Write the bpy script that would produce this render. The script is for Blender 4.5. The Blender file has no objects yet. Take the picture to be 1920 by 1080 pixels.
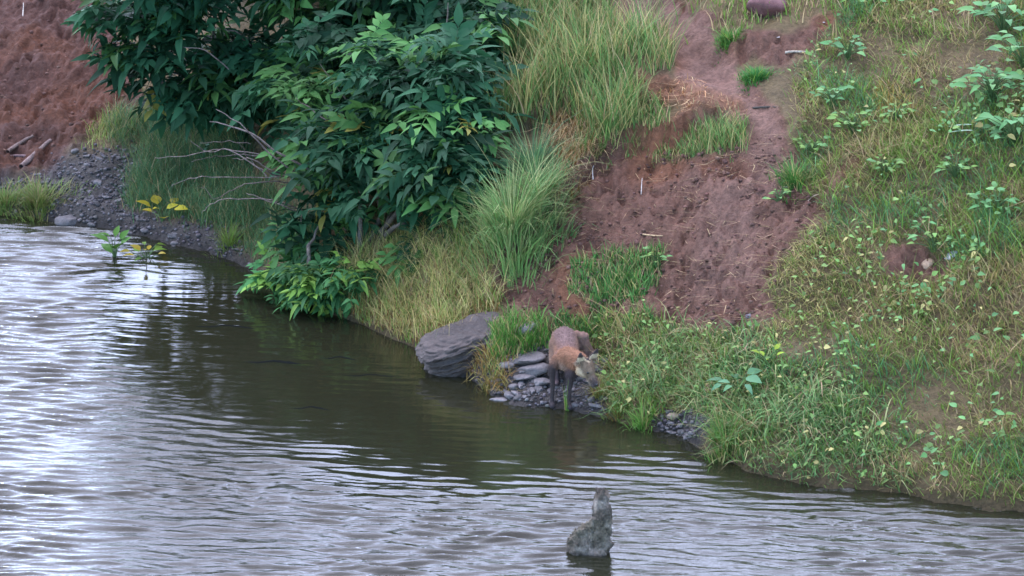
import bpy, math
import numpy as np
from mathutils import Vector

# ------------------------------------------------------------------ camera, sky, sun, exposure
TH = math.radians(17.0); DIST = 30.0; FPX = 375.0 * DIST      # FPX: focal length in px of a 1920 wide frame
sc = bpy.context.scene
C = sc.collection
cam_d = bpy.data.cameras.new('camera'); cam = bpy.data.objects.new('camera', cam_d); C.objects.link(cam)
CAM = np.array([0.0, -DIST * math.cos(TH), DIST * math.sin(TH)])
cam.location = CAM; cam.rotation_euler = (math.pi / 2 - TH, 0, 0)
cam_d.sensor_width = 36; cam_d.lens = FPX / 1920 * 36; cam_d.clip_end = 2000; cam_d.clip_start = 0.5
sc.camera = cam
w = bpy.data.worlds.new('World'); sc.world = w; w.use_nodes = True
nt = w.node_tree; bg = nt.nodes['Background']
sky = nt.nodes.new('ShaderNodeTexSky'); sky.sky_type = 'NISHITA'; sky.sun_disc = False
SUN_EL = math.radians(54); SUN_AZ = math.radians(-14)     # azimuth from +Y, negative = left
sky.sun_elevation = SUN_EL; sky.sun_rotation = SUN_AZ
sky.air_density = 1.0; sky.dust_density = 0.15; sky.ozone_density = 6.0
nt.links.new(sky.outputs[0], bg.inputs[0]); bg.inputs[1].default_value = 0.15
sd = bpy.data.lights.new('sun', 'SUN'); sd.energy = 1.75; sd.angle = math.radians(120); sd.color = (1.0, 0.87, 0.88)
sun = bpy.data.objects.new('sun', sd); C.objects.link(sun)
sv = Vector((math.sin(SUN_AZ) * math.cos(SUN_EL), math.cos(SUN_AZ) * math.cos(SUN_EL), math.sin(SUN_EL)))
sun.rotation_euler = sv.to_track_quat('Z', 'Y').to_euler()
sc.view_settings.view_transform = 'Standard'; sc.view_settings.look = 'None'
sc.view_settings.exposure = 2.2; sc.view_settings.gamma = 1
sc.render.engine = 'CYCLES'

rng = np.random.default_rng(7)
# ------------------------------------------------------------------ helpers
def project(P):
    P = np.asarray(P, float); q = P - CAM
    dep = q[..., 1] * math.cos(TH) - q[..., 2] * math.sin(TH)
    up = q[..., 1] * math.sin(TH) + q[..., 2] * math.cos(TH)
    return 960 + FPX * q[..., 0] / dep, 540 - FPX * up / dep
def ray(px, py):
    a = (px - 960) / FPX; b = (540 - py) / FPX
    return np.stack([a + 0 * b, math.cos(TH) + b * math.sin(TH), -math.sin(TH) + b * math.cos(TH)], -1)
def at(px, py, Y):
    d = ray(np.float64(px), np.float64(py)); t = (Y - CAM[1]) / d[1]; return CAM + d * t
def onz(px, py, z=0.0):
    d = ray(np.float64(px), np.float64(py)); t = (z - CAM[2]) / d[2]; return CAM + d * t
PERM = np.random.default_rng(3).random(65536)
def vn(x, y, s=0):
    xi = np.floor(x).astype(np.int64); yi = np.floor(y).astype(np.int64); fx = x - xi; fy = y - yi
    fx = fx * fx * (3 - 2 * fx); fy = fy * fy * (3 - 2 * fy)
    h = lambda a, b: PERM[(a * 7919 + b * 104729 + s * 1299709 + ((a * b) % 8191) * 31) & 65535]
    return (h(xi, yi) * (1 - fx) + h(xi + 1, yi) * fx) * (1 - fy) + (h(xi, yi + 1) * (1 - fx) + h(xi + 1, yi + 1) * fx) * fy - 0.5
def fbm(x, y, s=0, o=4, g=0.5):
    r = 0; a = 1
    for i in range(o): r = r + a * vn(x, y, s + i * 17); x = x * 2.03 + 3.1; y = y * 2.03 + 1.7; a *= g
    return r
def sdpoly(px, py, poly):      # signed distance in px, positive inside
    p = np.array(poly, float); n = len(p); d = np.full(np.shape(px), 1e9); ins = np.zeros(np.shape(px), bool)
    for i in range(n):
        a = p[i]; b = p[(i + 1) % n]; e = b - a
        wx = px - a[0]; wy = py - a[1]
        t = np.clip((wx * e[0] + wy * e[1]) / (e @ e), 0, 1)
        d = np.minimum(d, np.hypot(wx - e[0] * t, wy - e[1] * t))
        c = ((a[1] > py) != (b[1] > py)) & (px < e[0] * (py - a[1]) / (e[1] if e[1] else 1e-9) + a[0])
        ins ^= c
    return np.where(ins, d, -d)
def dline(px, py, pts):        # distance minus width along a polyline (x, y, halfwidth); positive inside
    best = np.full(np.shape(px), -1e9)
    for (ax, ay, aw), (bx, by, bw) in zip(pts[:-1], pts[1:]):
        ex, ey = bx - ax, by - ay; t = np.clip(((px - ax) * ex + (py - ay) * ey) / (ex * ex + ey * ey), 0, 1)
        best = np.maximum(best, aw + (bw - aw) * t - np.hypot(px - ax - ex * t, py - ay - ey * t))
    return best
def sstep(x, a, b):
    t = np.clip((x - a) / (b - a), 0, 1); return t * t * (3 - 2 * t)

# ------------------------------------------------------------------ the shape of the bank
shore_px = [(-600, 385), (-200, 398), (0, 402), (80, 410), (150, 428), (230, 434), (290, 452), (350, 466), (430, 484), (490, 505),
            (540, 545), (600, 580), (650, 600), (720, 630), (780, 655), (820, 698), (880, 708), (925, 745), (990, 760), (1060, 768),
            (1130, 782), (1200, 803), (1280, 818), (1325, 850), (1400, 880), (1500, 905), (1650, 925), (1920, 955), (2400, 1010)]
SH = np.array([onz(x, y)[:2] for x, y in shore_px])
SHX = np.concatenate([[-200], SH[:, 0], [200]]); SHY = np.concatenate([[SH[0, 1] + 30], SH[:, 1], [SH[-1, 1] - 60]])
def base_z(x, y):
    d = y - np.interp(x, SHX, SHY) + 0.10 * fbm(x * 3, y * 3, 5, 3)
    dd = np.maximum(d, 0)
    sl = np.interp(x, [-9, -2.2, -1.6, -1.0, 0.5, 1.5, 9], [0.23, 0.24, 0.27, 0.40, 0.43, 0.43, 0.42])
    top = np.interp(x, [-2.2, -1.2, 0.5, 9], [0.85, 1.15, 1.55, 1.6])
    z = sl * dd + 0.05 * (1 - np.exp(-dd / 0.06))
    z = top * (1 - np.exp(-(z / top) ** 3)) ** (1 / 3)
    z = np.where(d < 0, np.maximum(d * 0.30, -0.55), z)
    return z, d
_t = np.linspace(24, 48, 1400)
def hit(px, py, zf):
    px = np.atleast_1d(np.float64(px)); py = np.atleast_1d(np.float64(py)); out = []
    for a, b in zip(px, py):
        d = ray(a, b); P = CAM + _t[:, None] * d; h = zf(P[:, 0], P[:, 1])
        k = np.argmax(P[:, 2] < h)
        f0 = P[k - 1, 2] - h[k - 1]; f1 = P[k, 2] - h[k]; u = f0 / (f0 - f1)
        out.append(P[k - 1] * (1 - u) + P[k] * u)
    return np.array(out)
bz = lambda x, y: base_z(x, y)[0]
def wl(pts): return [(p[0], p[1]) for p in hit([q[0] for q in pts], [q[1] for q in pts], bz)]
FX, FY = onz(1055, 762)[:2] + [0.02, 0.15]
scarp = wl([(985, 470), (1045, 415), (1060, 375), (1120, 320), (1180, 292), (1265, 276), (1300, 240)])
scarp2 = wl([(1000, 250), (1060, 215), (1110, 205), (1170, 215)])
mound = wl([(1195, 150), (1240, 175), (1330, 190)])
path_w = wl([(1180, 5), (1240, 25), (1310, 90), (1330, 160), (1390, 230), (1430, 290)])
den = hit([1735], [505], bz)[0]
def line_sd(x, y, pts):
    best = np.full(np.shape(x), 1e9); sg = np.zeros(np.shape(x)); N_ = len(pts) - 1
    for i, ((ax, ay), (bx, by)) in enumerate(zip(pts[:-1], pts[1:])):
        ex, ey = bx - ax, by - ay; tu = ((x - ax) * ex + (y - ay) * ey) / (ex * ex + ey * ey); t = np.clip(tu, 0, 1); ll = math.hypot(ex, ey)
        ov = (np.maximum(-tu, 0) * (i == 0) + np.maximum(tu - 1, 0) * (i == N_ - 1)) * ll
        dx = x - ax - ex * t; dy = y - ay - ey * t; dd = np.hypot(dx, dy); m = dd < best
        best = np.where(m, dd, best); sg = np.where(m, np.sign(ex * dy - ey * dx) * np.exp(-(ov / .15) ** 2), sg)
    return best, sg
def pxof(x, y, z): return project(np.stack([x, y, z], -1))
P_SOIL = [(1060, 385), (1140, 325), (1200, 295), (1330, 290), (1380, 262), (1480, 260), (1490, 340), (1535, 400), (1490, 450), (1455, 540), (1465, 600),
          (1360, 620), (1180, 590), (1050, 605), (960, 600), (915, 530), (950, 495), (1030, 465), (1045, 415)]
P_PATH = [(1120, -80, 60), (1200, 10, 62), (1250, 40, 45), (1320, 85, 52), (1330, 150, 66), (1370, 210, 72), (1430, 265, 55), (1450, 320, 50)]
P_PATCH = [(1370, 60), (1470, 55), (1560, 30), (1530, 95), (1470, 130), (1380, 120)]
P_MOUND = [(1180, 120), (1225, 140), (1290, 155), (1390, 190), (1400, 215), (1260, 205), (1200, 185)]
P_LEFT = [(-700, -400), (195, -400), (225, 100), (270, 200), (225, 215), (130, 280), (100, 330), (-700, 370)]
P_GRAVL = [(-700, 330), (60, 330), (150, 285), (250, 280), (270, 330), (235, 390), (430, 430), (490, 520), (420, 520), (280, 480), (-700, 430)]
P_FOX = [(850, 640), (1040, 630), (1120, 700), (1145, 800), (905, 770), (820, 710)]
P_BIT = [(1225, 775), (1300, 765), (1330, 800), (1300, 830), (1230, 825)]
P_DEN = [(1650, 470), (1730, 440), (1770, 500), (1740, 530), (1660, 520)]
P_RUN = [(1490, 400), (1560, 330), (1620, 290), (1560, 370), (1530, 430)]
def masks(x, y, z):
    px, py = pxof(x, y, z)
    n1 = 26 * fbm(x * 5, y * 4, 21, 3); n2 = 12 * fbm(x * 16, y * 12, 33, 2)
    f = lambda p, s=10: sstep(sdpoly(px, py, p) + n1 + n2, -s, s)
    soil = np.maximum.reduce([f(P_SOIL), sstep(dline(px, py, P_PATH) + 0.6 * (n1 + n2), -8, 8), f(P_PATCH), f(P_MOUND), f(P_LEFT), f(P_DEN), 0.6 * f(P_RUN)])
    grav = np.maximum.reduce([f(P_GRAVL, 25), f(P_FOX, 15), f(P_BIT, 8)])
    gp = np.maximum.reduce([f([(1070, 500), (1190, 470), (1255, 465), (1240, 530), (1190, 570), (1060, 560)], 8) * 0.9,
                            f([(1385, 125), (1450, 122), (1450, 152), (1390, 155)], 6), f([(1345, 55), (1395, 55), (1385, 85), (1345, 82)], 6),
                            f([(1210, 210), (1300, 225), (1390, 235), (1400, 280), (1250, 300), (1130, 290)], 10)])
    return px, py, soil * (1 - gp), grav
def ground_z(x, y):
    z, d = base_z(x, y)
    nx_ = x + .05 * fbm(x * 11, y * 11, 91, 3); ny_ = y + .08 * fbm(x * 11, y * 11, 92, 3); a, s = line_sd(nx_, ny_, scarp); z = z + 0.12 * np.maximum(s, 0) * np.exp(-a / 0.45) * sstep(a, 0, 0.03) * (d > 0)
    a, s = line_sd(x, y, scarp2); z = z + 0.09 * np.maximum(s, 0) * np.exp(-a / 0.3) * sstep(a, 0, 0.03)
    a, s = line_sd(x, y, mound); z = z + 0.07 * np.exp(-(a / 0.10) ** 2)
    a, s = line_sd(x, y, path_w); z = z - 0.05 * np.exp(-(a / 0.15) ** 2)
    z = z - 0.10 * np.exp(-(((x - den[0]) / 0.09) ** 2 + ((y - den[1]) / 0.16) ** 2))
    z = np.where(d > 0, z * (1 - 0.62 * np.exp(-(((x - FX) / .28) ** 2 + ((y - FY) / .32) ** 2))), z)
    up = sstep(d, 0.0, 0.4)
    return z + up * (0.05 * fbm(x * 1.7, y * 1.7, 1, 3) + 0.03 * fbm(x * 7, y * 5, 2, 3)) + 0.012 * fbm(x * 14, y * 14, 9, 2) * sstep(d, -0.1, 0.1)
def gz1(x, y): return float(ground_z(np.array([x]), np.array([y]))[0])
def G(px, py):
    return hit([px], [py], ground_z)[0]

def mesh_obj(name, V, F, mat, parent=None, col=None, smooth=True, rough=None):
    V = np.asarray(V, np.float32); me = bpy.data.meshes.new(name)
    F = np.asarray(F, np.int32); k = F.shape[1]
    me.vertices.add(len(V)); me.vertices.foreach_set('co', V.ravel())
    me.loops.add(F.size); me.loops.foreach_set('vertex_index', F.ravel())
    me.polygons.add(len(F)); me.polygons.foreach_set('loop_start', np.arange(0, F.size, k, dtype=np.int32))
    me.update(calc_edges=True)
    if smooth: me.polygons.foreach_set('use_smooth', np.ones(len(F), bool))
    if col is not None:
        at_ = me.color_attributes.new('Col', 'FLOAT_COLOR', 'POINT')
        c4 = np.ones((len(V), 4), np.float32); c4[:, :3] = col; at_.data.foreach_set('color', c4.ravel())
    me.materials.append(mat)
    o = bpy.data.objects.new(name, me); C.objects.link(o)
    if parent: o.parent = parent
    return o
def tag(o, label=None, cat=None, group=None, kind=None):
    if label: o['label'] = label
    if cat: o['category'] = cat
    if group: o['group'] = group
    if kind: o['kind'] = kind
    return o
def empty(name, loc, label, cat, group=None):
    o = bpy.data.objects.new(name, None); C.objects.link(o); o.location = loc; o.empty_display_size = 0.1
    return tag(o, label, cat, group)
def grid(xs, ys, zf):
    X, Y = np.meshgrid(xs, ys); Z = zf(X.ravel(), Y.ravel())
    V = np.stack([X.ravel(), Y.ravel(), Z], -1); nx, ny = len(xs), len(ys)
    i = np.arange(nx * ny).reshape(ny, nx)
    F = np.stack([i[:-1, :-1], i[:-1, 1:], i[1:, 1:], i[1:, :-1]], -1).reshape(-1, 4)
    return V, F
def axis(lo, hi, st, far, fs=1.35):
    a = list(np.arange(lo, hi + 1e-6, st)); s = st
    while a[-1] < far: s *= fs; a.append(a[-1] + s)
    s = st
    while a[0] > -far: s *= fs; a.insert(0, a[0] - s)
    return np.array(a)

# ------------------------------------------------------------------ materials
def mat(name):
    m = bpy.data.materials.new(name); m.use_nodes = True; nt = m.node_tree
    return m, nt, nt.nodes['Principled BSDF'], nt.nodes['Material Output']
def N(nt, t, **kw):
    n = nt.nodes.new(t)
    for k, v in kw.items():
        if k in n.inputs: n.inputs[k].default_value = v
        else: setattr(n, k, v)
    return n
def mul_noise(nt, colsock, scale, lo, hi, detail=5, vec=None):
    no = N(nt, 'ShaderNodeTexNoise', Scale=scale, Detail=detail, Roughness=0.65)
    if vec: nt.links.new(vec, no.inputs['Vector'])
    mr = N(nt, 'ShaderNodeMapRange'); mr.inputs[1].default_value = 0.3; mr.inputs[2].default_value = 0.7
    mr.inputs[3].default_value = lo; mr.inputs[4].default_value = hi
    nt.links.new(no.outputs[0], mr.inputs[0])
    mx = N(nt, 'ShaderNodeVectorMath', operation='MULTIPLY'); nt.links.new(colsock, mx.inputs[0]); nt.links.new(mr.outputs[0], mx.inputs[1])
    return mx.outputs[0]
def attr_mat(name, rough=0.6, spec=0.3, trans=0.0, noise=None, bump=None):
    m, nt, b, out = mat(name)
    a = N(nt, 'ShaderNodeAttribute', attribute_name='Col'); c = a.outputs['Color']
    geo = N(nt, 'ShaderNodeTexCoord')
    for nn in (noise or []): c = mul_noise(nt, c, *nn, vec=geo.outputs['Object'])
    nt.links.new(c, b.inputs['Base Color']); b.inputs['Roughness'].default_value = rough; b.inputs['Specular IOR Level'].default_value = spec
    if bump:
        h = None; prev = None
        for sc_, st, di in bump:
            no = N(nt, 'ShaderNodeTexNoise', Scale=sc_, Detail=6, Roughness=0.7); nt.links.new(geo.outputs['Object'], no.inputs['Vector'])
            bp = N(nt, 'ShaderNodeBump', Strength=st, Distance=di); nt.links.new(no.outputs[0], bp.inputs['Height'])
            if prev: nt.links.new(prev, bp.inputs['Normal'])
            prev = bp.outputs[0]
        nt.links.new(prev, b.inputs['Normal'])
    if trans:
        t = N(nt, 'ShaderNodeBsdfTranslucent'); nt.links.new(c, t.inputs[0]); ms = N(nt, 'ShaderNodeMixShader'); ms.inputs[0].default_value = trans
        nt.links.new(b.outputs[0], ms.inputs[1]); nt.links.new(t.outputs[0], ms.inputs[2]); nt.links.new(ms.outputs[0], out.inputs[0])
    return m
M_ground = attr_mat('bank_soil', 0.85, 0.25, 0, [(5, 0.72, 1.25), (45, 0.65, 1.3)], [(28, 0.8, 0.05), (120, 0.6, 0.010)])
M_leaf = attr_mat('leaf', 0.6, 0.14, 0.25)
M_blade = attr_mat('grass_blade', 0.6, 0.2, 0.25)
M_rock = attr_mat('slate', 0.7, 0.35, 0, [(14, 0.7, 1.3), (90, 0.7, 1.3)], [(40, 0.5, 0.01), (150, 0.5, 0.004)])
M_wood = attr_mat('weathered_wood', 0.85, 0.2, 0, [(25, 0.5, 1.5), (120, 0.6, 1.4)], [(70, 0.8, 0.01)])
M_strip = attr_mat('matte_strip', 1.0, 0.0)
M_fur = attr_mat('fur', 0.9, 0.1, 0, [(60, 0.8, 1.2)])
def water_mat():
    m, nt, b, out = mat('river_water')
    nt.nodes.remove(b)
    tc = N(nt, 'ShaderNodeTexCoord')
    mp = N(nt, 'ShaderNodeMapping'); mp.inputs['Scale'].default_value = (8, 22, 1); mp.inputs['Rotation'].default_value = (0, 0, 0.16)
    nt.links.new(tc.outputs['Object'], mp.inputs[0])
    no = N(nt, 'ShaderNodeTexNoise', Scale=1.0, Detail=4, Roughness=0.6); nt.links.new(mp.outputs[0], no.inputs['Vector'])
    a = N(nt, 'ShaderNodeAttribute', attribute_name='Col')
    st = N(nt, 'ShaderNodeMath', operation='MULTIPLY'); nt.links.new(a.outputs['Fac'], st.inputs[0]); st.inputs[1].default_value = 0.16
    bp = N(nt, 'ShaderNodeBump', Distance=0.035); nt.links.new(st.outputs[0], bp.inputs['Strength']); nt.links.new(no.outputs[0], bp.inputs['Height'])
    gl = N(nt, 'ShaderNodeBsdfGlossy', Roughness=0.06); gl.inputs[0].default_value = (1, 1, 1, 1); nt.links.new(bp.outputs[0], gl.inputs['Normal'])
    df = N(nt, 'ShaderNodeBsdfDiffuse'); df.inputs[0].default_value = (0.024, 0.025, 0.013, 1)
    tr = N(nt, 'ShaderNodeBsdfTransparent'); tr.inputs[0].default_value = (0.60, 0.55, 0.42, 1)
    m1 = N(nt, 'ShaderNodeMixShader'); m1.inputs[0].default_value = 0.62
    nt.links.new(tr.outputs[0], m1.inputs[1]); nt.links.new(df.outputs[0], m1.inputs[2])
    fr = N(nt, 'ShaderNodeFresnel', IOR=1.34); nt.links.new(bp.outputs[0], fr.inputs['Normal'])
    m2 = N(nt, 'ShaderNodeMixShader'); nt.links.new(fr.outputs[0], m2.inputs[0]); nt.links.new(m1.outputs[0], m2.inputs[1]); nt.links.new(gl.outputs[0], m2.inputs[2])
    nt.links.new(m2.outputs[0], out.inputs[0])
    return m
M_water = water_mat()

# ------------------------------------------------------------------ ground
xs = axis(-3.6, 3.6, 0.013, 220); ys = axis(-4.6, 4.4, 0.020, 220)
V, F = grid(xs, ys, ground_z)
px, py, soil, grav = masks(V[:, 0], V[:, 1], V[:, 2])
near = (np.abs(V[:, 0]) < 4) & (V[:, 1] > -5) & (V[:, 1] < 5)
_, dsh = base_z(V[:, 0], V[:, 1])
clod = np.abs(fbm(V[:, 0] * 20, V[:, 1] * 13, 40, 4)) * 0.07 - 0.035 * sstep(fbm(V[:, 0] * 13, V[:, 1] * 8, 42, 3), .22, .38) + fbm(V[:, 0] * 7, V[:, 1] * 5, 44, 3) * 0.03
V[:, 2] += np.where(near, soil * (1 - .6 * sstep(dline(px, py, P_PATH), -5, 25)) * (clod + 0.014 * np.maximum(fbm(V[:, 0] * 55, V[:, 1] * 40, 46, 2), 0)), 0) * sstep(dsh, 0, 0.2)
V[:, 2] += np.where(near, soil, 0) * 0.10 * np.minimum(0, fbm(V[:, 0] * 4 + V[:, 1] * 1.5, V[:, 1] * 1.2, 48, 4)) * sstep(dsh, 0.1, 0.4)
V[:, 2] += np.where(near, grav * 0.02 * np.abs(fbm(V[:, 0] * 30, V[:, 1] * 14, 50, 2)), 0)
c_un = np.array([0.150, 0.105, 0.048]); c_soil = np.array([0.168, 0.083, 0.054]); c_red = np.array([0.195, 0.083, 0.042]); c_gr = np.array([0.075, 0.068, 0.066])
mix = lambda a, b, t: a * (1 - t[:, None]) + b * t[:, None]
red = sstep(fbm(V[:, 0] * 3, V[:, 1] * 3, 60, 3), -0.1, 0.35)
a_, s_ = line_sd(V[:, 0], V[:, 1], scarp); soil = np.maximum(soil, np.exp(-(a_ / .09) ** 2) * np.abs(s_))
csoil = mix(np.tile(c_soil, (len(V), 1)), c_red, red)
pathm = sstep(dline(px, py, P_PATH) + 20 * fbm(V[:, 0] * 6, V[:, 1] * 6, 64, 2), -5, 30) + .8 * sstep(sdpoly(px, py, [(1280, 320), (1450, 300), (1450, 560), (1300, 560)]) + 60 * fbm(V[:, 0] * 4, V[:, 1] * 4, 65, 3), 0, 60)
csoil = mix(csoil, np.array([.230, .128, .092]), np.clip(pathm, 0, 1) * .75)
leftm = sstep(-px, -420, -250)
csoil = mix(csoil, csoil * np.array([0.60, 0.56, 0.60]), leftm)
moundm = sstep(sdpoly(px, py, P_MOUND), -8, 8)
csoil = mix(csoil, np.tile([0.26, 0.12, 0.06], (len(V), 1)), moundm * 0.7)
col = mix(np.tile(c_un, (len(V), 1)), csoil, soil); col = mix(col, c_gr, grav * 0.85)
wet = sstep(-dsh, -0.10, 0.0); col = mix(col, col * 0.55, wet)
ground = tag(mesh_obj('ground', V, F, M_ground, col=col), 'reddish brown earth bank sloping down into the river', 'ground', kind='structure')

# ------------------------------------------------------------------ water
xs = axis(-3.4, 3.4, 0.013, 220); ys = axis(-6.6, 2.0, 0.011, 220)
P_CALM = [(290, 440), (500, 480), (800, 600), (1200, 740), (1500, 860), (1480, 915), (1330, 880), (1180, 860), (1080, 900), (900, 920), (700, 890), (480, 845), (330, 760), (235, 640), (260, 530)]
def ramp(x, y):
    px, py = pxof(x, y, 0 * x)
    s = sdpoly(px, py, P_CALM) + 60 * fbm(x * 1.5, y * 0.8, 70, 3)
    return 0.10 + 0.90 * sstep(-s, -45, 95)
wr = np.random.default_rng(11); WV = []
for i in range(64):
    lam = 0.036 * (0.15 / 0.036) ** (wr.random() ** 1.2); th = wr.normal(-0.16, 0.20) + math.pi / 2
    WV.append((2 * math.pi / lam * math.cos(th), 2 * math.pi / lam * math.sin(th), wr.random() * 6.28, lam * 0.0066 * (0.6 + wr.random())))
def wz(x, y):
    z = 0 * x; wx = x + 0.05 * fbm(x * 3, y * 3, 80, 2); wy = y + 0.05 * fbm(x * 3, y * 3, 81, 2)
    inn = (np.abs(x) < 4.2) & (y > -8) & (y < 3)
    acc = np.zeros(inn.sum()); X = wx[inn]; Y = wy[inn]
    for k, (a, b, p, am) in enumerate(WV): acc += am * (0.15 + 2.6 * (vn(X * 1.3, Y * 2.2, 90 + k % 9) + 0.5) ** 2) * np.sin(a * X + b * Y + p)
    z[inn] = acc
    return z * ramp(x, y)
V, F = grid(xs, ys, wz)
wc = ramp(V[:, 0], V[:, 1]); wc = np.stack([wc] * 3, -1)
tag(mesh_obj('water', V, F, M_water, col=wc), 'rippled grey blue river water reflecting the sky and the bush', 'water', kind='structure')

# ------------------------------------------------------------------ foliage kit
def blades(P, h, wd, lean, bend, col, seg=4, az=None, r=rng):
    n = len(P); h = np.broadcast_to(h, n); wd = np.broadcast_to(wd, n)
    az = r.random(n) * 6.283 if az is None else az
    dirx, diry = np.cos(az), np.sin(az)
    face = az + math.pi / 2 + r.normal(0, 0.5, n); fx, fy = np.cos(face), np.sin(face)
    t = np.linspace(0, 1, seg + 1)
    out = h[:, None] * (np.broadcast_to(lean, n)[:, None] * t + np.broadcast_to(bend, n)[:, None] * t ** 2.2)
    up = np.sqrt(np.maximum(h[:, None] ** 2 * t ** 2 - (out * 0.85) ** 2, (0.1 * h[:, None] * t) ** 2))
    cx = P[:, None, 0] + dirx[:, None] * out; cy = P[:, None, 1] + diry[:, None] * out; cz = P[:, None, 2] + up - 0.01
    ww = 0.5 * wd[:, None] * (1 - t ** 1.6 * 0.93)
    L = np.stack([cx - fx[:, None] * ww, cy - fy[:, None] * ww, cz], -1); R = np.stack([cx + fx[:, None] * ww, cy + fy[:, None] * ww, cz], -1)
    V = np.stack([L, R], 2).reshape(-1, 3)
    b = (np.arange(n) * 2 * (seg + 1))[:, None] + 2 * np.arange(seg)[None]
    F = np.stack([b, b + 1, b + 3, b + 2], -1).reshape(-1, 4)
    c = np.repeat(col, 2 * (seg + 1), 0)
    return V, F, c
def join(parts):
    Vs, Fs, Cs = [], [], []; o = 0
    for V, F, c in parts: Vs.append(V); Fs.append(F + o); Cs.append(c); o += len(V)
    return np.concatenate(Vs), np.concatenate(Fs), np.concatenate(Cs)
def leaflet(L, W, fold=0.25, droop=0.3, ns=4):
    t = np.linspace(0, 1, ns + 1); w_ = W * np.sin(np.pi * np.clip(t, 0.02, 1) ** 0.75) * 0.5; w_[0] = 0.002; w_[-1] = 0.001
    y = L * t; z = -droop * L * t ** 2
    V = []
    for i in range(ns + 1):
        V += [(-w_[i], y[i], z[i] + fold * w_[i]), (0, y[i], z[i]), (w_[i], y[i], z[i] + fold * w_[i])]
    F = []
    for i in range(ns):
        a = 3 * i; F += [(a, a + 1, a + 4, a + 3), (a + 1, a + 2, a + 5, a + 4)]
    return np.array(V), np.array(F)
def compound(seed, pairs=3, L=0.12, W=0.048, stem=0.25):
    r = np.random.default_rng(seed); Vs, Fs = [], []; o = 0
    def add(V, F):
        nonlocal o
        Vs.append(V); Fs.append(F + o); o += len(V)
    tip = lambda t: np.array([0, stem * t, -0.05 * stem * t - 0.30 * stem * t * t])
    t = np.linspace(0, 1, 5); c = np.array([tip(a) for a in t]); ww = 0.0022
    Vr = np.concatenate([c + [-ww, 0, 0.001], c + [ww, 0, 0.001]]); Fr = np.array([(i, i + 5, i + 6, i + 1) for i in range(4)]); add(Vr, Fr)
    for k in range(pairs * 2 + 1):
        term = k == pairs * 2
        tt = 1.0 if term else (0.38 + 0.52 * (k // 2) / max(pairs - 1, 1)); s = 0 if term else (1 if k % 2 else -1)
        V, F = leaflet(L * r.uniform(0.85, 1.15) * (1.15 if term else 1), W * r.uniform(0.9, 1.1), r.uniform(.1, .5), r.uniform(0.0, 0.85))
        a = s * r.uniform(0.85, 1.25); ro = r.normal(0, 0.25)
        V = V @ np.array([[math.cos(ro), 0, -math.sin(ro)], [0, 1, 0], [math.sin(ro), 0, math.cos(ro)]])
        x = V[:, 0] * math.cos(a) + V[:, 1] * math.sin(a); y = -V[:, 0] * math.sin(a) + V[:, 1] * math.cos(a)
        p = tip(tt); add(np.stack([x + p[0], y + p[1], V[:, 2] + p[2]], -1), F)
    return np.concatenate(Vs), np.concatenate(Fs)
_q = np.random.default_rng(77)
COMP = [compound(i, [2, 3, 3, 4][i % 4], _q.uniform(.085, .13), _q.uniform(.043, .066), _q.uniform(.18, .30)) for i in range(10)]
SIMP = [leaflet(1.0, 0.55, 0.3, 0.35), leaflet(1.0, 0.4, 0.25, 0.5), leaflet(1.0, 0.75, 0.2, 0.2)]
def frames(d, n):
    d = d / np.linalg.norm(d, axis=1)[:, None]; s = np.cross(d, n); s /= np.linalg.norm(s, axis=1)[:, None] + 1e-9; n2 = np.cross(s, d)
    return np.stack([s, d, n2], -1)          # columns
def scatter(tmps, T, d, n, s, col, r=rng):
    R = frames(d, n); ids = r.integers(0, len(tmps), len(T)); parts = []
    for k, (tv, tf) in enumerate(tmps):
        m = ids == k
        if not m.any(): continue
        V = np.einsum('nij,vj->nvi', R[m], tv) * s[m][:, None, None] + T[m][:, None, :]
        F = tf[None] + (np.arange(m.sum()) * len(tv))[:, None, None]
        parts.append((V.reshape(-1, 3), F.reshape(-1, 4), np.repeat(col[m], len(tv), 0)))
    return join(parts)
def vary(base, n, lo=0.75, hi=1.3, alt=None, p=0.0, r=rng):
    c = np.tile(np.array(base, float), (n, 1)) * r.uniform(lo, hi, (n, 1)) * r.uniform(0.93, 1.07, (n, 3))
    if alt is not None:
        m = r.random(n) < p; c[m] = np.array(alt) * r.uniform(lo, hi, (m.sum(), 1))
    return c
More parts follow.
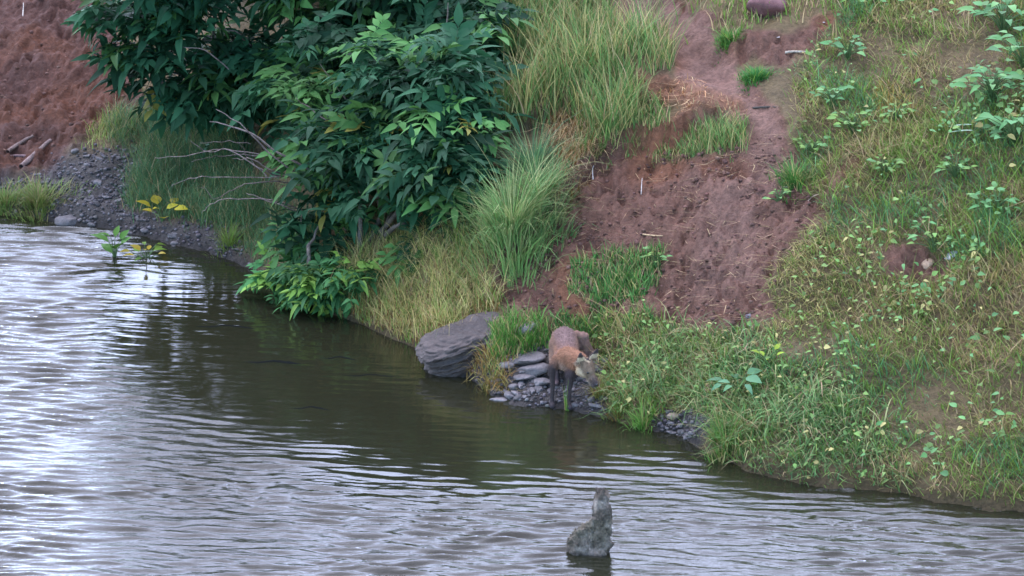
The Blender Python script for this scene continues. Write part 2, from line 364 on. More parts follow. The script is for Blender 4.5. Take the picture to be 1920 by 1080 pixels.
def tube(pts, rads, ns=6, seed=0, wob=0.0):
    pts = np.array(pts, float); r = np.random.default_rng(seed)
    q = []; rr = []
    for i in range(len(pts) - 1):
        for t in np.linspace(0, 1, 5)[:-1]:
            p0 = pts[max(i - 1, 0)]; p1 = pts[i]; p2 = pts[i + 1]; p3 = pts[min(i + 2, len(pts) - 1)]
            q.append(0.5 * (2 * p1 + (p2 - p0) * t + (2 * p0 - 5 * p1 + 4 * p2 - p3) * t * t + (3 * p1 - p0 - 3 * p2 + p3) * t ** 3)); rr.append(rads[i] * (1 - t) + rads[i + 1] * t)
    q.append(pts[-1]); rr.append(rads[-1]); q = np.array(q); rr = np.array(rr)
    q[1:-1] += r.normal(0, 1, q[1:-1].shape) * wob
    tg = np.gradient(q, axis=0); tg /= np.linalg.norm(tg, axis=1)[:, None] + 1e-9
    ref = np.array([0.3, 0.2, 0.93]); a = np.cross(tg, ref); a /= np.linalg.norm(a, axis=1)[:, None] + 1e-9; b = np.cross(tg, a)
    th = np.arange(ns) / ns * 6.283
    V = q[:, None] + rr[:, None, None] * (1 + r.normal(0, 0.08, (len(q), ns, 1))) * (a[:, None] * np.cos(th)[None, :, None] + b[:, None] * np.sin(th)[None, :, None])
    V = V.reshape(-1, 3); i = np.arange(len(q) * ns).reshape(len(q), ns); j = np.roll(i, -1, 1)
    F = np.stack([i[:-1], j[:-1], j[1:], i[1:]], -1).reshape(-1, 4)
    V = np.concatenate([V, q[:1], q[-1:]]); n = len(V)   # caps as quads
    cap = [(n - 2, i[0, (k + 1) % ns], i[0, k], i[0, k]) for k in range(0)]
    return V[:n], F
def tubes(lst, c, ns=6, wob=0.0, seed=0):
    P = []
    for k, (pts, rads) in enumerate(lst):
        V, F = tube(pts, rads, ns, seed + k, wob); r = np.random.default_rng(seed + k)
        P.append((V, F, np.tile(np.array(c) * r.uniform(0.8, 1.2), (len(V), 1))))
    return join(P)

# ------------------------------------------------------------------ shrubs
DARK = (0.020, 0.070, 0.029); MID = (0.062, 0.155, 0.038); LIGHT = (0.11, 0.26, 0.06)
def leaf_lobes(lobes, dens, r, cols, psc=1.0, tmps=COMP, inner=0.25, psc_gap=0):
    T, D, Nn, S, Cc = [], [], [], [], []
    for (cx, cy, Y, rx, ry, rz) in lobes:
        c = at(cx, cy, Y); n = int(dens * (rx * rz + rx * ry + ry * rz) * 4)
        u = r.normal(0, 1, (n, 3)); u /= np.linalg.norm(u, axis=1)[:, None]; u[:, 1] -= 0.35; u[:, 2] += 0.15
        u /= np.linalg.norm(u, axis=1)[:, None]
        rad = np.where(r.random(n) < inner, r.uniform(0.5, 0.9, n), r.uniform(0.88, 1.08, n))
        p = c + u * rad[:, None] * [rx, ry, rz]
        # branch ends: each carries a whorl of leaves
        gap = fbm(p[:, 0] * 5 + 7 * p[:, 1], p[:, 2] * 6 + 3 * p[:, 1], 55, 2) > -0.03 - 0.3 * psc_gap
        p = p[gap]; u = u[gap]; n = len(p); k = 6
        azb = np.repeat(r.uniform(0, 6.283, n), k) + np.tile(np.arange(k) * 2.4, n)
        p = np.repeat(p, k, 0) + r.normal(0, 0.012, (n * k, 3)) - np.tile(np.arange(k) * 0.012, n)[:, None] * np.repeat(u, k, 0); uu = np.repeat(u, k, 0)
        g = ground_z(p[:, 0], p[:, 1]); ok = p[:, 2] > np.maximum(g, 0) + 0.03; p = p[ok]; uu = uu[ok]
        az = azb[ok]
        d = uu * 1.0 + 0.95 * np.stack([np.cos(az), np.sin(az), 0 * az], -1); d[:, 2] = d[:, 2] * 0.35 + r.normal(-0.02, 0.22, len(p))
        nn = np.stack([0 * az, 0 * az, 1 + 0 * az], -1) + 0.35 * uu + r.normal(0, 0.22, (len(p), 3))
        T.append(p); D.append(d); Nn.append(nn); S.append(r.uniform(0.6, 1.1, len(p)) * psc)
        base, alt, pr = cols
        # random whorls marked young take a brighter green, lit leaves put into the colour
        young = (r.random(n) < pr * 1.3); yc = np.repeat(young, k)[ok]
        cc = np.where(yc[:, None], np.array(alt), np.array(base)) * np.repeat(r.uniform(0.6, 1.5, n), k)[ok][:, None] * r.uniform(0.75, 1.3, (len(p), 1)); old = r.random(len(p)) < .012; cc[old] = (.22, .20, .04)
        Cc.append(cc)
    return scatter(tmps, np.concatenate(T), np.concatenate(D), np.concatenate(Nn), np.concatenate(S), np.concatenate(Cc), r)
r1 = np.random.default_rng(21)
b0 = G(690, 500)
shrub = empty('elder_shrub', b0, 'large dark green leafy shrub leaning over the water with bare grey branches on its left', 'shrub')
def local(V, o): return np.asarray(V) - np.array(o.location)
def on_bank(lst):      # lobe centres stand a given distance in front of the bank face behind them
    out = []
    for (x, y, off, rx, ry, rz) in lst: out.append((x, y, hit([x], [max(y, -160)], ground_z)[0][1] - off + max(0, -160 - y) * .002, rx, ry, rz))
    return out
lobes = on_bank([(540, 50, .55, .33, .33, .32), (680, 20, .6, .40, .38, .36), (820, 30, .6, .30, .35, .33), (870, 60, .5, .14, .26, .24), (860, 170, .42, .15, .26, .26),
         (620, -90, .7, .5, .4, .34), (780, -90, .7, .36, .4, .32), (540, -170, .8, .45, .4, .3), (720, -200, .8, .4, .4, .3), (500, 120, .5, .20, .3, .20), (640, 160, .5, .36, .32, .30), (770, 170, .5, .33, .32, .30),
         (850, 260, .36, .16, .25, .24), (610, 240, .45, .19, .26, .20), (690, 290, .42, .32, .28, .26), (820, 330, .34, .20, .24, .20), (860, 370, .25, .12, .16, .14),
         (660, 370, .32, .18, .22, .18), (740, 405, .28, .26, .2, .16), (560, 400, .30, .10, .14, .12), (640, 445, .24, .16, .14, .12), (770, 440, .24, .16, .14, .11), (850, 320, .36, .14, .18, .16), (610, 430, .2, .12, .12, .12), (820, 410, .22, .13, .15, .12), (700, 455, .18, .2, .12, .08)])
V, F, c = leaf_lobes(lobes, 42, r1, (DARK, MID, 0.22), 0.80)
mesh_obj('crown', local(V, shrub), F, M_leaf, shrub, c)
# spots of brighter, lit leaf clusters; list is not used
tips = [(650, 60), (690, 75), (600, 90), (490, 45), (540, 30), (460, 150), (500, 190), (460, 215), (575, 290), (590, 320), (830, 315), (840, 330), (640, 200), (560, 140), (720, 20), (480, 110), (700, 110), (250, 70)]
stems = []
for k, (tx, ty, tY) in enumerate([(560, 60, 1.3), (700, 0, 1.5), (850, 60, 1.4), (510, 140, 1.1), (790, 180, .9), (620, 240, .7), (720, 300, .6), (850, 330, .5), (600, 420, .25), (760, 420, .3)]):
    e = at(tx, ty, hit([tx], [ty], ground_z)[0][1] - .35); s = b0 + np.array([r1.uniform(-.25, .25), r1.uniform(.0, .3), 0]); s[2] = gz1(s[0], s[1]) - 0.05
    m = (s + e) / 2 + np.array([r1.normal(0, .05), -.05, .05]); stems.append(([s, m, e], [0.016, 0.011, 0.004]))
V, F, c = tubes(stems, (0.12, 0.10, 0.08), 7, 0.004, 100); mesh_obj('stem', local(V, shrub), F, M_wood, shrub, c)
bare = [  # px polylines of the leafless branches, with a depth
    ([(600, 330), (530, 290), (470, 250), (425, 235), (393, 228)], .55, .009), ([(590, 345), (520, 300), (450, 232), (405, 205)], .50, .007),
    ([(560, 335), (510, 320), (475, 300), (436, 298)], .45, .006), ([(540, 332), (500, 322), (430, 282), (395, 286), (358, 265)], .42, .006),
    ([(470, 270), (430, 265), (375, 268)], .50, .004), ([(545, 300), (440, 282), (400, 280), (350, 292), (290, 296)], .45, .005),
    ([(490, 290), (420, 292), (390, 296), (358, 304)], .43, .004), ([(535, 330), (470, 333), (380, 330), (340, 340), (322, 350)], .38, .004),
    ([(570, 393), (525, 380), (495, 373), (462, 362)], .30, .007), ([(565, 400), (540, 390), (490, 375), (430, 372), (395, 384), (378, 400)], .30, .005),
    ([(545, 342), (500, 340), (460, 345), (430, 360), (400, 372), (385, 352), (371, 350)], .32, .004), ([(566, 400), (563, 430), (558, 450)], .28, .005), ([(500, 330), (470, 300), (445, 265)], .45, .005),
    ([(500, 105), (470, 85), (440, 60), (385, 45), (400, 10)], .9, .006), ([(480, 160), (430, 130), (385, 95), (343, 88)], .85, .006), ([(440, 60), (415, 30), (400, 8)], .88, .005), ([(450, 95), (420, 65), (390, 50)], .86, .005),
    ([(700, 260), (620, 230), (570, 195), (555, 185)], .40, .006), ([(660, 200), (620, 150), (600, 120)], .45, .006), ([(820, 100), (835, 60), (840, 5)], .9, .010)]
for k, (pl, Y, rr) in enumerate(bare):
    Yb = hit([pl[0][0]], [pl[0][1]], ground_z)[0][1] - .42 - (.2 if pl[0][1] < 240 else 0)
    pts = [at(x, y, Yb - .05 * i + 0.04 * math.sin(i * 2 + k)) for i, (x, y) in enumerate(pl)]
    V, F = tube(pts, np.linspace(rr * .8, rr * 0.25, len(pts)), 6, k, 0.003)
    o = mesh_obj('bare_branch', local(V, shrub), F, M_wood, shrub, np.tile(np.array((0.22, 0.165, 0.14)) * r1.uniform(.75, 1.2), (len(V), 1)))
# left shrub whose foliage hangs in front of the red slope
b1 = at(400, 215, 1.75); b1[2] = gz1(b1[0], b1[1])
sh2 = empty('elder_shrub', b1, 'smaller leafy shrub hanging in front of the bare red slope at upper left', 'shrub')
lob2 = [(335, -20, 1.65, .25, .3, .22), (400, 40, 1.6, .24, .3, .26), (300, 70, 1.55, .17, .2, .16), (250, 95, 1.5, .12, .14, .07), (370, 120, 1.5, .18, .22, .17), (300, 150, 1.45, .10, .12, .12), (235, 20, 1.6, .10, .15, .09), (420, 180, 1.4, .14, .2, .14), (320, -130, 1.6, .36, .35, .26), (400, -220, 1.5, .36, .35, .28), (300, -220, 1.5, .3, .3, .25)]
V, F, c = leaf_lobes(lob2, 40, r1, (DARK, MID, 0.16), 0.86); mesh_obj('crown', local(V, sh2), F, M_leaf, sh2, c)
V, F, c = tubes([([b1 - [0, 0, .05], at(390, 120, 1.6), at(330, 20, 1.7)], [.014, .01, .004]), ([b1 - [0, 0, .05], at(400, 60, 1.6), at(420, -60, 1.8)], [.013, .009, .004]), ([at(390, 120, 1.6), at(300, 90, 1.5), at(240, 90, 1.5)], [.008, .005, .003])], (.12, .10, .08), 7, .004, 130)
mesh_obj('stem', local(V, sh2), F, M_wood, sh2, c)
# low shrub over the water
b2 = G(620, 560); sh3 = empty('low_shrub', b2, 'low bright green broad leaved shrub overhanging the water below the big shrub', 'shrub')
lob3 = on_bank([(530, 500, .18, .10, .10, .07), (590, 495, .2, .14, .12, .08), (650, 510, .18, .10, .1, .07), (600, 530, .16, .13, .10, .06), (540, 535, .14, .08, .08, .05), (580, 555, .12, .08, .06, .04)])
V, F, c = leaf_lobes(lob3, 95, r1, ((0.05, 0.15, 0.045), (0.16, 0.28, 0.05), 0.25), 0.55, psc_gap=1); mesh_obj('crown', local(V, sh3), F, M_leaf, sh3, c)
V, F, c = tubes([([b2, at(610, 520, -.1), at(540, 510, -.05)], [.006, .004, .002]), ([b2, at(640, 525, -.1), at(650, 500, -.05)], [.006, .004, .002])], (.15, .12, .08), 6, .002, 150)
mesh_obj('stem', local(V, sh3), F, M_wood, sh3, c)

# ------------------------------------------------------------------ grass and ground cover
r2 = np.random.default_rng(31)
def region(poly, n, soft=14, keep=1.0):
    """random spots on the ground inside a region, at even density over the ground"""
    pp = np.array(poly, float); corners = hit(np.clip(pp[:, 0], -700, 2700), np.clip(pp[:, 1], -250, 1300), ground_z)
    lo = corners.min(0) - 0.3; hi = corners.max(0) + 0.3; out = []
    tot = 0
    for _ in range(60):
        x = r2.uniform(lo[0], hi[0], n); y = r2.uniform(lo[1], hi[1], n); z = ground_z(x, y); px, py = pxof(x, y, z)
        s = sdpoly(px, py, poly) + 18 * fbm(x * 6, y * 5, 77, 2)
        m = r2.random(n) < sstep(s, -soft, soft) * (z > 0.0)
        out.append(np.stack([x, y, z], -1)[m]); tot += m.sum()
        if tot >= n: break
    return np.concatenate(out)[:n]
GRN = (0.18, 0.285, 0.052); YEL = (0.38, 0.33, 0.12); DRY = (0.50, 0.35, 0.18); BLU = (0.05, 0.14, 0.06); ORG = (0.22, 0.12, 0.035)
def thin(P, power=1.0, th=0.35):
    _, _, soil, grav = masks(P[:, 0], P[:, 1], P[:, 2]); a, s_ = line_sd(P[:, 0], P[:, 1], scarp); soil = np.maximum(soil, 0.7 * (a < .025) * (np.abs(s_) > .5))
    return P[r2.random(len(P)) > np.clip(soil * 1.0 + grav * power, 0, 0.985)]
def clump(P, s, seed): return fbm(P[:, 0] * s, P[:, 1] * s, seed, 3)
# right-hand slope: matted grass, straw and small leaves
P_R = [(1480, 330), (1500, 130), (1560, 40), (1600, -250), (2500, -250), (2500, 1000), (1400, 900), (1330, 820), (1260, 800), (1140, 775), (1130, 690), (1040, 600), (1180, 590), (1330, 610), (1440, 600), (1460, 520), (1560, 400)]
P = thin(region(P_R, 125000, 18), 0.9)
k = clump(P, 2.2, 5) + 0.5 * clump(P, 8, 6)
P = P[(r2.random(len(P)) < sstep(k, -0.75, 0.15) + 0.25)]; k = clump(P, 2.2, 5) + 0.5 * clump(P, 8, 6); k3 = clump(P, 3.5, 9)
n = len(P); h = np.clip(0.045 + 0.05 * (k + 0.4) + r2.normal(0, 0.015, n), 0.02, 0.16)
c = vary(GRN, n, .6, 1.35, r=r2); m = r2.random(n) < np.clip(0.38 - 1.1 * k3, 0.06, 0.85); c[m] = vary(YEL, m.sum(), .6, 1.2, DRY, 0.33, r2)
m = (k3 > 0.15) & (r2.random(n) < .5); c[m] = vary((.10, .22, .08), m.sum(), .7, 1.5, r=r2)
h = h * np.exp(r2.normal(0, .35, n)); az = np.where(r2.random(n) < 0.6, r2.normal(-2.2, 0.8, n), r2.random(n) * 6.283)
A = blades(P, h, r2.uniform(.003, .0065, n), r2.uniform(.2, .8, n), r2.uniform(.1, .5, n), c, 3, az, r2)
tag(mesh_obj('grass', A[0], A[1], M_blade, col=A[2]), 'matted short grass and straw covering the right hand slope', 'grass', kind='stuff')
P = thin(region(P_R, 13000, 18), 0.9); k = clump(P, 1.6, 14); P = P[k > 0.06 + r2.normal(0, .15, len(P))]; n = len(P)
d = np.stack([r2.normal(0, 1, n), r2.normal(-.5, 1, n), r2.normal(.25, .35, n)], -1); nn = np.stack([r2.normal(0, .4, n), r2.normal(-.5, .4, n), 1 + 0 * d[:, 0]], -1)
T = P + [0, 0, 0.015] + np.stack([0 * d[:, 0], 0 * d[:, 0], r2.uniform(0, .07, n)], -1)
right = sstep(P[:, 0], 1.2, 2.4)
c = vary((0.17, 0.27, 0.075), n, .6, 1.5, YEL, .2, r2); m = r2.random(n) < right * .6; c[m] = vary((0.13, 0.26, 0.09), m.sum(), .7, 1.6, r=r2)
A = scatter(SIMP, T, d, nn, r2.uniform(.012, .034, n) * (1 + 0.5 * right), c, r2)
tag(mesh_obj('ground_cover', A[0], A[1], M_leaf, col=A[2]), 'small leafy weeds spreading through the grass of the right hand slope', 'ground cover', kind='stuff')
# upper middle: tall soft grass right of the shrub
P_T = [(930, 250), (960, -250), (1240, -250), (1180, -20), (1270, 70), (1250, 130), (1170, 120), (1200, 200), (1140, 280), (1060, 200), (1000, 240)]
def tall(poly, n, h0, hs, w0, base, alt, pa, lean=.15, bend=.35, kl='grass', label='', cat='grass', kind='stuff', az=None, seg=5, th=True, soft=24):
    P = region(poly, n, soft)
    if th: P = thin(P)
    n = len(P); h = np.clip(h0 * (1 + 0.9 * clump(P, 6, 3)) * np.exp(r2.normal(0, .32, n)), h0 * .2, h0 * 2.2)
    c = vary(base, n, .6, 1.45, alt, pa, r2); dr = r2.random(n) < .07; c[dr] = vary(DRY, dr.sum(), .6, 1.2, r=r2)
    A = blades(P, h, r2.uniform(.6, 1.3, n) * w0, r2.uniform(0, 2 * lean, n), r2.uniform(.3, 1.6, n) * bend, c, seg, az and r2.normal(az, .9, n), r2)
    return tag(mesh_obj(kl, A[0], A[1], M_blade, col=A[2]), label, cat, kind=kind)
tall(P_T, 16000, .20, .05, .006, (0.13, 0.23, 0.06), YEL, .38, label='tall soft green grass between the big shrub and the footpath')
tall([(1090, 250), (1120, 170), (1170, 130), (1230, 200), (1250, 240), (1400, 240), (1400, 300), (1260, 305), (1150, 290), (1100, 300)], 3800, .075, .03, .006, (0.13, .23, .06), YEL, .3, label='bright short grass on the ledge above the bare soil scarp')
tall([(1230, -250), (1560, -250), (1560, 20), (1400, 50), (1390, 85), (1340, 80), (1280, 60), (1230, 0)], 7000, .07, .03, .006, GRN, DRY, .35, label='sparse grass at the top of the footpath')
# under and around the shrubs
tall([(215, 240), (300, 190), (420, 200), (470, 330), (600, 440), (500, 500), (400, 440), (240, 410), (205, 340)], 21000, .09, .03, .0035, (0.075, .165, .065), (0.15, .20, .07), .3, bend=.5, label='fine dark green horsetail growth beneath the left shrub', cat='ground cover', kl='undergrowth')
tall([(170, 230), (290, 200), (240, 260), (150, 275)], 900, .06, .02, .004, YEL, GRN, .5, label='thin yellowish weeds at the foot of the red slope')
tall([(640, 480), (760, 440), (920, 470), (930, 560), (860, 610), (780, 640), (670, 610), (640, 560)], 5200, .12, .05, .0035, (0.52, .42, .16), (0.22, .29, .07), .42, lean=.2, bend=.6, label='yellow green feathery grass on the shore left of the boulder')
tall([(640, 560), (930, 560), (900, 610), (790, 645), (680, 615)], 1800, .05, .02, .006, ORG, GRN, .4, label='short orange tinged grass at the waterline below the feathery grass')
tall([(1040, 230), (1100, 250), (1130, 290), (1070, 370), (1040, 400), (1030, 300)], 1500, .09, .03, .004, DRY, ORG, .4, lean=.4, bend=.6, label='dry straw hanging over the edge of the soil scarp', az=-1.2, cat='straw', kl='straw')
tall([(1040, 590), (1180, 560), (1260, 590), (1180, 620), (1040, 640)], 2500, .05, .02, .007, (.09, .22, .05), YEL, .2, label='low green grass on the soil edge just behind the fox')
tall([(1060, 500), (1190, 465), (1250, 460), (1240, 540), (1180, 570), (1070, 560)], 2600, .05, .02, .007, (.09, .22, .05), YEL, .2, label='patch of low green weeds in the middle of the bare soil')
tall([(1125, 690), (1180, 630), (1380, 620), (1480, 700), (1600, 760), (1700, 900), (1500, 890), (1380, 860), (1320, 800), (1240, 775), (1150, 770)], 5200, .085, .03, .007, (0.13, .24, .07), (.30, .30, .12), .3, lean=.4, bend=.7, label='longer green grass on the bank to the right of the fox', soft=40)
tall([(820, 700), (900, 640), (960, 680), (950, 740), (900, 735)], 700, .06, .02, .005, (.34, .27, .08), ORG, .35, lean=.3, bend=.6, label='orange yellow grass on the gravel between the boulder and the slate pile', th=False, soft=6)
tall([(925, 620), (1010, 600), (1030, 650), (950, 665), (920, 690)], 1500, .06, .02, .006, (.10, .24, .04), YEL, .2, label='bright green grass between the boulder and the fox', th=False)
# beyond the frame, so that the bank goes on
tall([(-700, -250), (2700, -250), (2700, -60), (-700, -60)], 20000, .14, .05, .008, GRN, YEL, .3, label='rough grass along the top of the bank')
far = np.stack([r2.uniform(-14, 14, 30000), r2.uniform(-8, 14, 30000)], -1); z = ground_z(far[:, 0], far[:, 1]); far = np.column_stack([far, z])
px, py = project(far); far = far[(z > 0.02) & ((px < -150) | (px > 2100) | (py < -250))]; n = len(far)
A = blades(far, r2.uniform(.08, .2, n), .012, r2.uniform(0, .4, n), r2.uniform(.2, .7, n), vary(GRN, n, .6, 1.3, YEL, .3, r2), 3, None, r2)
tag(mesh_obj('grass', A[0], A[1], M_blade, col=A[2]), 'rough grass on the bank well outside the bare soil', 'grass', kind='stuff')
# tufts one can point at
def tuft(pxy, rad, n, h, w0, base, alt, pa, label, group=None, lean=.3, bend=.5, name='grass_tuft', z0=None):
    p = G(*pxy) if z0 is None else onz(*pxy, z0)
    o = empty(name, p, label, 'grass tuft', group)
    a = r2.random(n) * 6.283; q = rad * np.minimum(np.abs(r2.normal(0, .62, n)), 1.15) * (1 + .5 * np.sin(a * 3 + pxy[0])); P = np.stack([q * np.cos(a), q * np.sin(a), 0 * a], -1)
    P[:, 2] = ground_z(P[:, 0] + p[0], P[:, 1] + p[1]) - p[2]
    if z0 is not None: P[:, 2] = -0.03
    az = a + r2.normal(0, .5, n)
    A = blades(P, np.clip(h * (1 - .35 * q / rad) * np.exp(r2.normal(-.15, .3, n)), .02, 9), w0 * r2.uniform(.6, 1.3, n), lean * r2.uniform(.2, 1.5, n), bend * r2.uniform(.2, 1.5, n), vary(base, n, .7, 1.3, alt, pa, r2), 5, az, r2)
    mesh_obj('blade_clump', A[0], A[1], M_blade, o, A[2]); return o
tuft((960, 440), .17, 1500, .27, .006, (.19, .33, .10), (.36, .38, .15), .35, 'large pale green grass tuft beside the right edge of the big shrub')
tuft((1010, 385), .15, 900, .23, .006, (.12, .22, .07), (.3, .32, .12), .3, 'darker green grass tuft just behind the large pale tuft')
tuft((1000, 330), .12, 500, .24, .005, (.08, .18, .07), (.2, .25, .09), .2, 'upper grass tuft at the foot of the tall grass by the big shrub')
tuft((870, 450), .10, 260, .22, .004, (.22, .24, .1), GRN, .4, 'thin straggly grass tuft under the right side of the big shrub')
tuft((70, 385), .17, 1200, .10, .005, (.16, .22, .05), (.25, .2, .08), .3, 'low yellow green grass tuft on the left shore')
tuft((10, 385), .12, 600, .10, .005, (.14, .22, .05), (.25, .2, .08), .3, 'grass tuft at the left edge of the photo beside the water')
tuft((1415, 148), .08, 650, .06, .007, (.06, .20, .04), GRN, .2, 'small flat green tuft on the right side of the footpath')
tuft((1365, 78), .07, 420, .06, .007, (.08, .22, .04), GRN, .2, 'small green tuft at the top of the footpath')
tuft((1205, 800), .05, 160, .12, .006, (.14, .28, .05), YEL, .2, 'bright green tuft at the waterline right of the fox')
tuft((1060, 770), .012, 14, .10, .007, (.16, .32, .05), YEL, .2, 'single upright sprig of green blades in front of the fox feet', lean=.1, bend=.1)
tuft((1490, 345), .09, 380, .12, .006, (.08, .20, .04), YEL, .2, 'green tuft on the right edge of the bare soil')
tuft((1360, 840), .10, 420, .17, .006, (.12, .24, .05), YEL, .35, 'long bladed tuft drooping into the water at the right')
tuft((1160, 775), .06, 240, .08, .006, (.16, .24, .05), ORG, .3, 'short yellow green tuft on the waterline between fox and right bank')
tuft((1125, 745), .04, 120, .13, .006, (.25, .23, .06), ORG, .3, 'yellowish tuft under the snout of the fox')
tuft((895, 702), .05, 70, .17, .004, (.36, .33, .12), ORG, .3, 'thin yellow stalks standing in front of the boulder', lean=.12, bend=.15, z0=0.0)
tuft((920, 725), .06, 200, .08, .005, (.22, .2, .05), ORG, .3, 'yellow tuft on the stones between the boulder and the fox')
tuft((430, 460), .07, 220, .12, .005, (.16, .2, .05), GRN, .4, 'small yellowish tuft on the dark gravel under the bare branches')
tuft((640, 585), .03, 40, .18, .006, (.13, .24, .05), YEL, .3, 'upright blades standing in water at the right end of the low shrub', lean=.08, bend=.1)

# broad leaved plants
def plant(base, n, L, stemh, colr, label, name='broad_leaved_plant', alt=None, pa=0, group=None, spread=.10, up=.3):
    base = np.array(base); o = empty(name, base, label, 'plant', group)
    a = np.arange(n) * 2.4 + r2.uniform(0, 6); hh = stemh * r2.uniform(.35, 1.0, n); q = spread * r2.uniform(.2, 1, n)
    T = np.stack([q * np.cos(a), q * np.sin(a), hh], -1)
    st = [([np.array([0, 0, -.02]), t * [.35, .35, .6], t], [.003, .0025, .0015]) for t in T]
    V, F, c = tubes(st, (.10, .16, .06), 5, 0, 3); mesh_obj('stem', V, F, M_leaf, o, c)
    d = np.stack([np.cos(a), np.sin(a), up + r2.normal(0, .2, n)], -1); nn = np.stack([-.2 * np.cos(a), -.2 * np.sin(a) - .3, 1 + 0 * a], -1)
    A = scatter(SIMP, T, d, nn, L * r2.uniform(.7, 1.2, n), vary(colr, n, .75, 1.3, alt, pa, r2), r2)
    mesh_obj('foliage', A[0], A[1], M_leaf, o, A[2]); return o
plant(G(1385, 735), 9, .075, .09, (.12, .26, .12), 'pale broad leaved dock plant on the right bank above the drooping tuft')
plant(G(1440, 690), 5, .045, .11, (.28, .36, .04), 'plant with yellow green upright leaves on the right bank', up=.9, spread=.05)
plant(G(305, 415), 8, .07, .09, (.42, .34, .03), 'plant with bright yellow leaves on the gravel below the left shrub', up=.6)
plant(onz(215, 497, -.04), 8, .09, .16, (.08, .18, .03), 'small green plant standing in the water at the left', up=1.0, spread=.05)
plant(onz(275, 497, -.04), 12, .06, .12, (.13, .22, .03), 'low plant with yellowish leaves standing in the shallows', alt=(.45, .33, .04), pa=.35, up=.5, spread=.10)
for (x, y, n_, L_, lb) in [(1860, 190, 40, .07, 'leafy bright green bush at the right edge, uppermost'), (1900, 270, 34, .07, 'leafy green bush at the right edge below the uppermost one'),
                           (1880, 60, 30, .08, 'leafy plant at the top right corner'), (1590, 110, 18, .05, 'dark blue green weed with upright leaves right of the footpath top'),
                           (1600, 250, 26, .045, 'mid green weed clump in the middle of the right slope'), (1680, 230, 22, .04, 'small leafy weed beside the yellow patch on the right slope'),
                           (1560, 200, 22, .045, 'small weed clump below the dark blue green weed'), (1790, 330, 24, .04, 'leafy weed below the two long pale leaves'),
                           (1870, 400, 26, .05, 'dark leafy weed low on the right edge of the slope'), (1750, 470, 14, .05, 'bright leaved weed hanging over the burrow hollow'),
                           (1920, 130, 30, .08, 'leafy plant half cut off by the right edge'), (1230, 500, 16, .035, 'small light green weed on the bare soil'), (1460, 380, 12, .03, 'tiny green weed on the right of the bare soil'),
                           (1660, 330, 26, .04, 'low leafy weed left of the two long pale leaves'), (1520, 290, 18, .035, 'small weed at the path edge above the green tuft')]:
    plant(G(x, y), n_, L_, L_ * 2.2, (.10, .24, .08) if x > 1800 or 'blue' in lb else (.16, .27, .065), lb, alt=(.14, .28, .09), pa=.3, spread=L_ * 2.0, name='leafy_weed')

# ------------------------------------------------------------------ stones
def stone_mesh(seed, flat=.4, res=2):
    r = np.random.default_rng(seed); import bmesh
    bm = bmesh.new(); bmesh.ops.create_icosphere(bm, subdivisions=res + 1, radius=1.0)
    V = np.array([v.co[:] for v in bm.verts]); F = np.array([[v.index for v in f.verts] for f in bm.faces]); bm.free()
    for _ in range(11):
        n = r.normal(0, 1, 3); n /= np.linalg.norm(n); h = r.uniform(.55, .85); dd = V @ n; m = dd > h; V[m] -= np.outer((dd[m] - h), n)
    V = V * [1, r.uniform(.55, .9), flat] + 0.03 * r.normal(0, 1, (len(V), 3)) * [1, 1, flat]
    return V, F
STN = [stone_mesh(i, f) for i, f in enumerate([.3, .4, .25, .5, .35, .6])]
def place_stone(k, p, s, rz, tilt, colr, label, name='slate_stone', group=None, cat='stone'):
    V, F = STN[k % 6]; c, s_ = math.cos(tilt), math.sin(tilt)
    V = V * s; V = np.stack([V[:, 0] * c - V[:, 2] * s_, V[:, 1], V[:, 0] * s_ + V[:, 2] * c], -1)
    c, s_ = math.cos(rz), math.sin(rz); V = np.stack([V[:, 0] * c - V[:, 1] * s_, V[:, 0] * s_ + V[:, 1] * c, V[:, 2]], -1)
    o = mesh_obj(name, V, F, M_rock, None, np.tile(np.array(colr), (len(V), 1)), smooth=False); o.location = p
    return tag(o, label, cat, group)
r3 = np.random.default_rng(41)
SL = np.array([.135, .118, .112])
foxst = [(985, 680, .10, 'long flat purple grey slate slab left of the fox, uppermost'), (1000, 700, .085, 'broad grey slate slab under the long uppermost slab'), (985, 712, .06, 'rounded grey slate stone in the middle of the pile by the fox'),
         (950, 690, .04, 'grey slate stone at the left end of the slabs'), (1015, 722, .055, 'pale grey slate stone just left of the fox legs')]
for i, (x, y, s, lb) in enumerate(foxst): place_stone(i, G(x, y) + [0, 0, .015], s, r3.uniform(-.4, .3), r3.uniform(-.1, .2), SL * r3.uniform(.9, 1.3), lb, cat='stone')
for i in range(90):
    x = r3.uniform(925, 1135); y = r3.uniform(668, 775)
    if y > 745 + (x - 925) * .12 or y < 755 - (x - 925) * 1.1: continue
    place_stone(i, G(x, y) + [0, 0, .003], r3.uniform(.012, .04), r3.uniform(0, 6), r3.uniform(-.5, .5), SL * r3.uniform(.45, 1.5), 'small angular slate stone in the wet pile around the fox feet', group='slate stones around the fox')
for i in range(130):
    x = r3.uniform(130, 480); y = r3.uniform(270, 490)
    if sdpoly(np.array([x]), np.array([y]), P_GRAVL)[0] < -5: continue
    place_stone(i, G(x, y) + [0, 0, .003], r3.uniform(.012, .034), r3.normal(0, .5), r3.uniform(-.4, .4), SL * r3.uniform(.3, 1.1), 'small dark slate stone on the gravel shore at left', group='slate stones on the left shore')
for i in range(22):
    place_stone(i, G(r3.uniform(1235, 1305), r3.uniform(788, 822)), r3.uniform(.012, .028), r3.uniform(0, 6), r3.uniform(-.4, .4), SL * r3.uniform(.6, 1.4), 'small slate stone in the muddy gap at the right waterline', group='slate stones at the right waterline')
place_stone(3, G(128, 418) + [0, 0, .01], .075, .1, .1, SL * .9, 'block shaped dark rock at the water edge by the left tuft', 'rock', cat='rock')
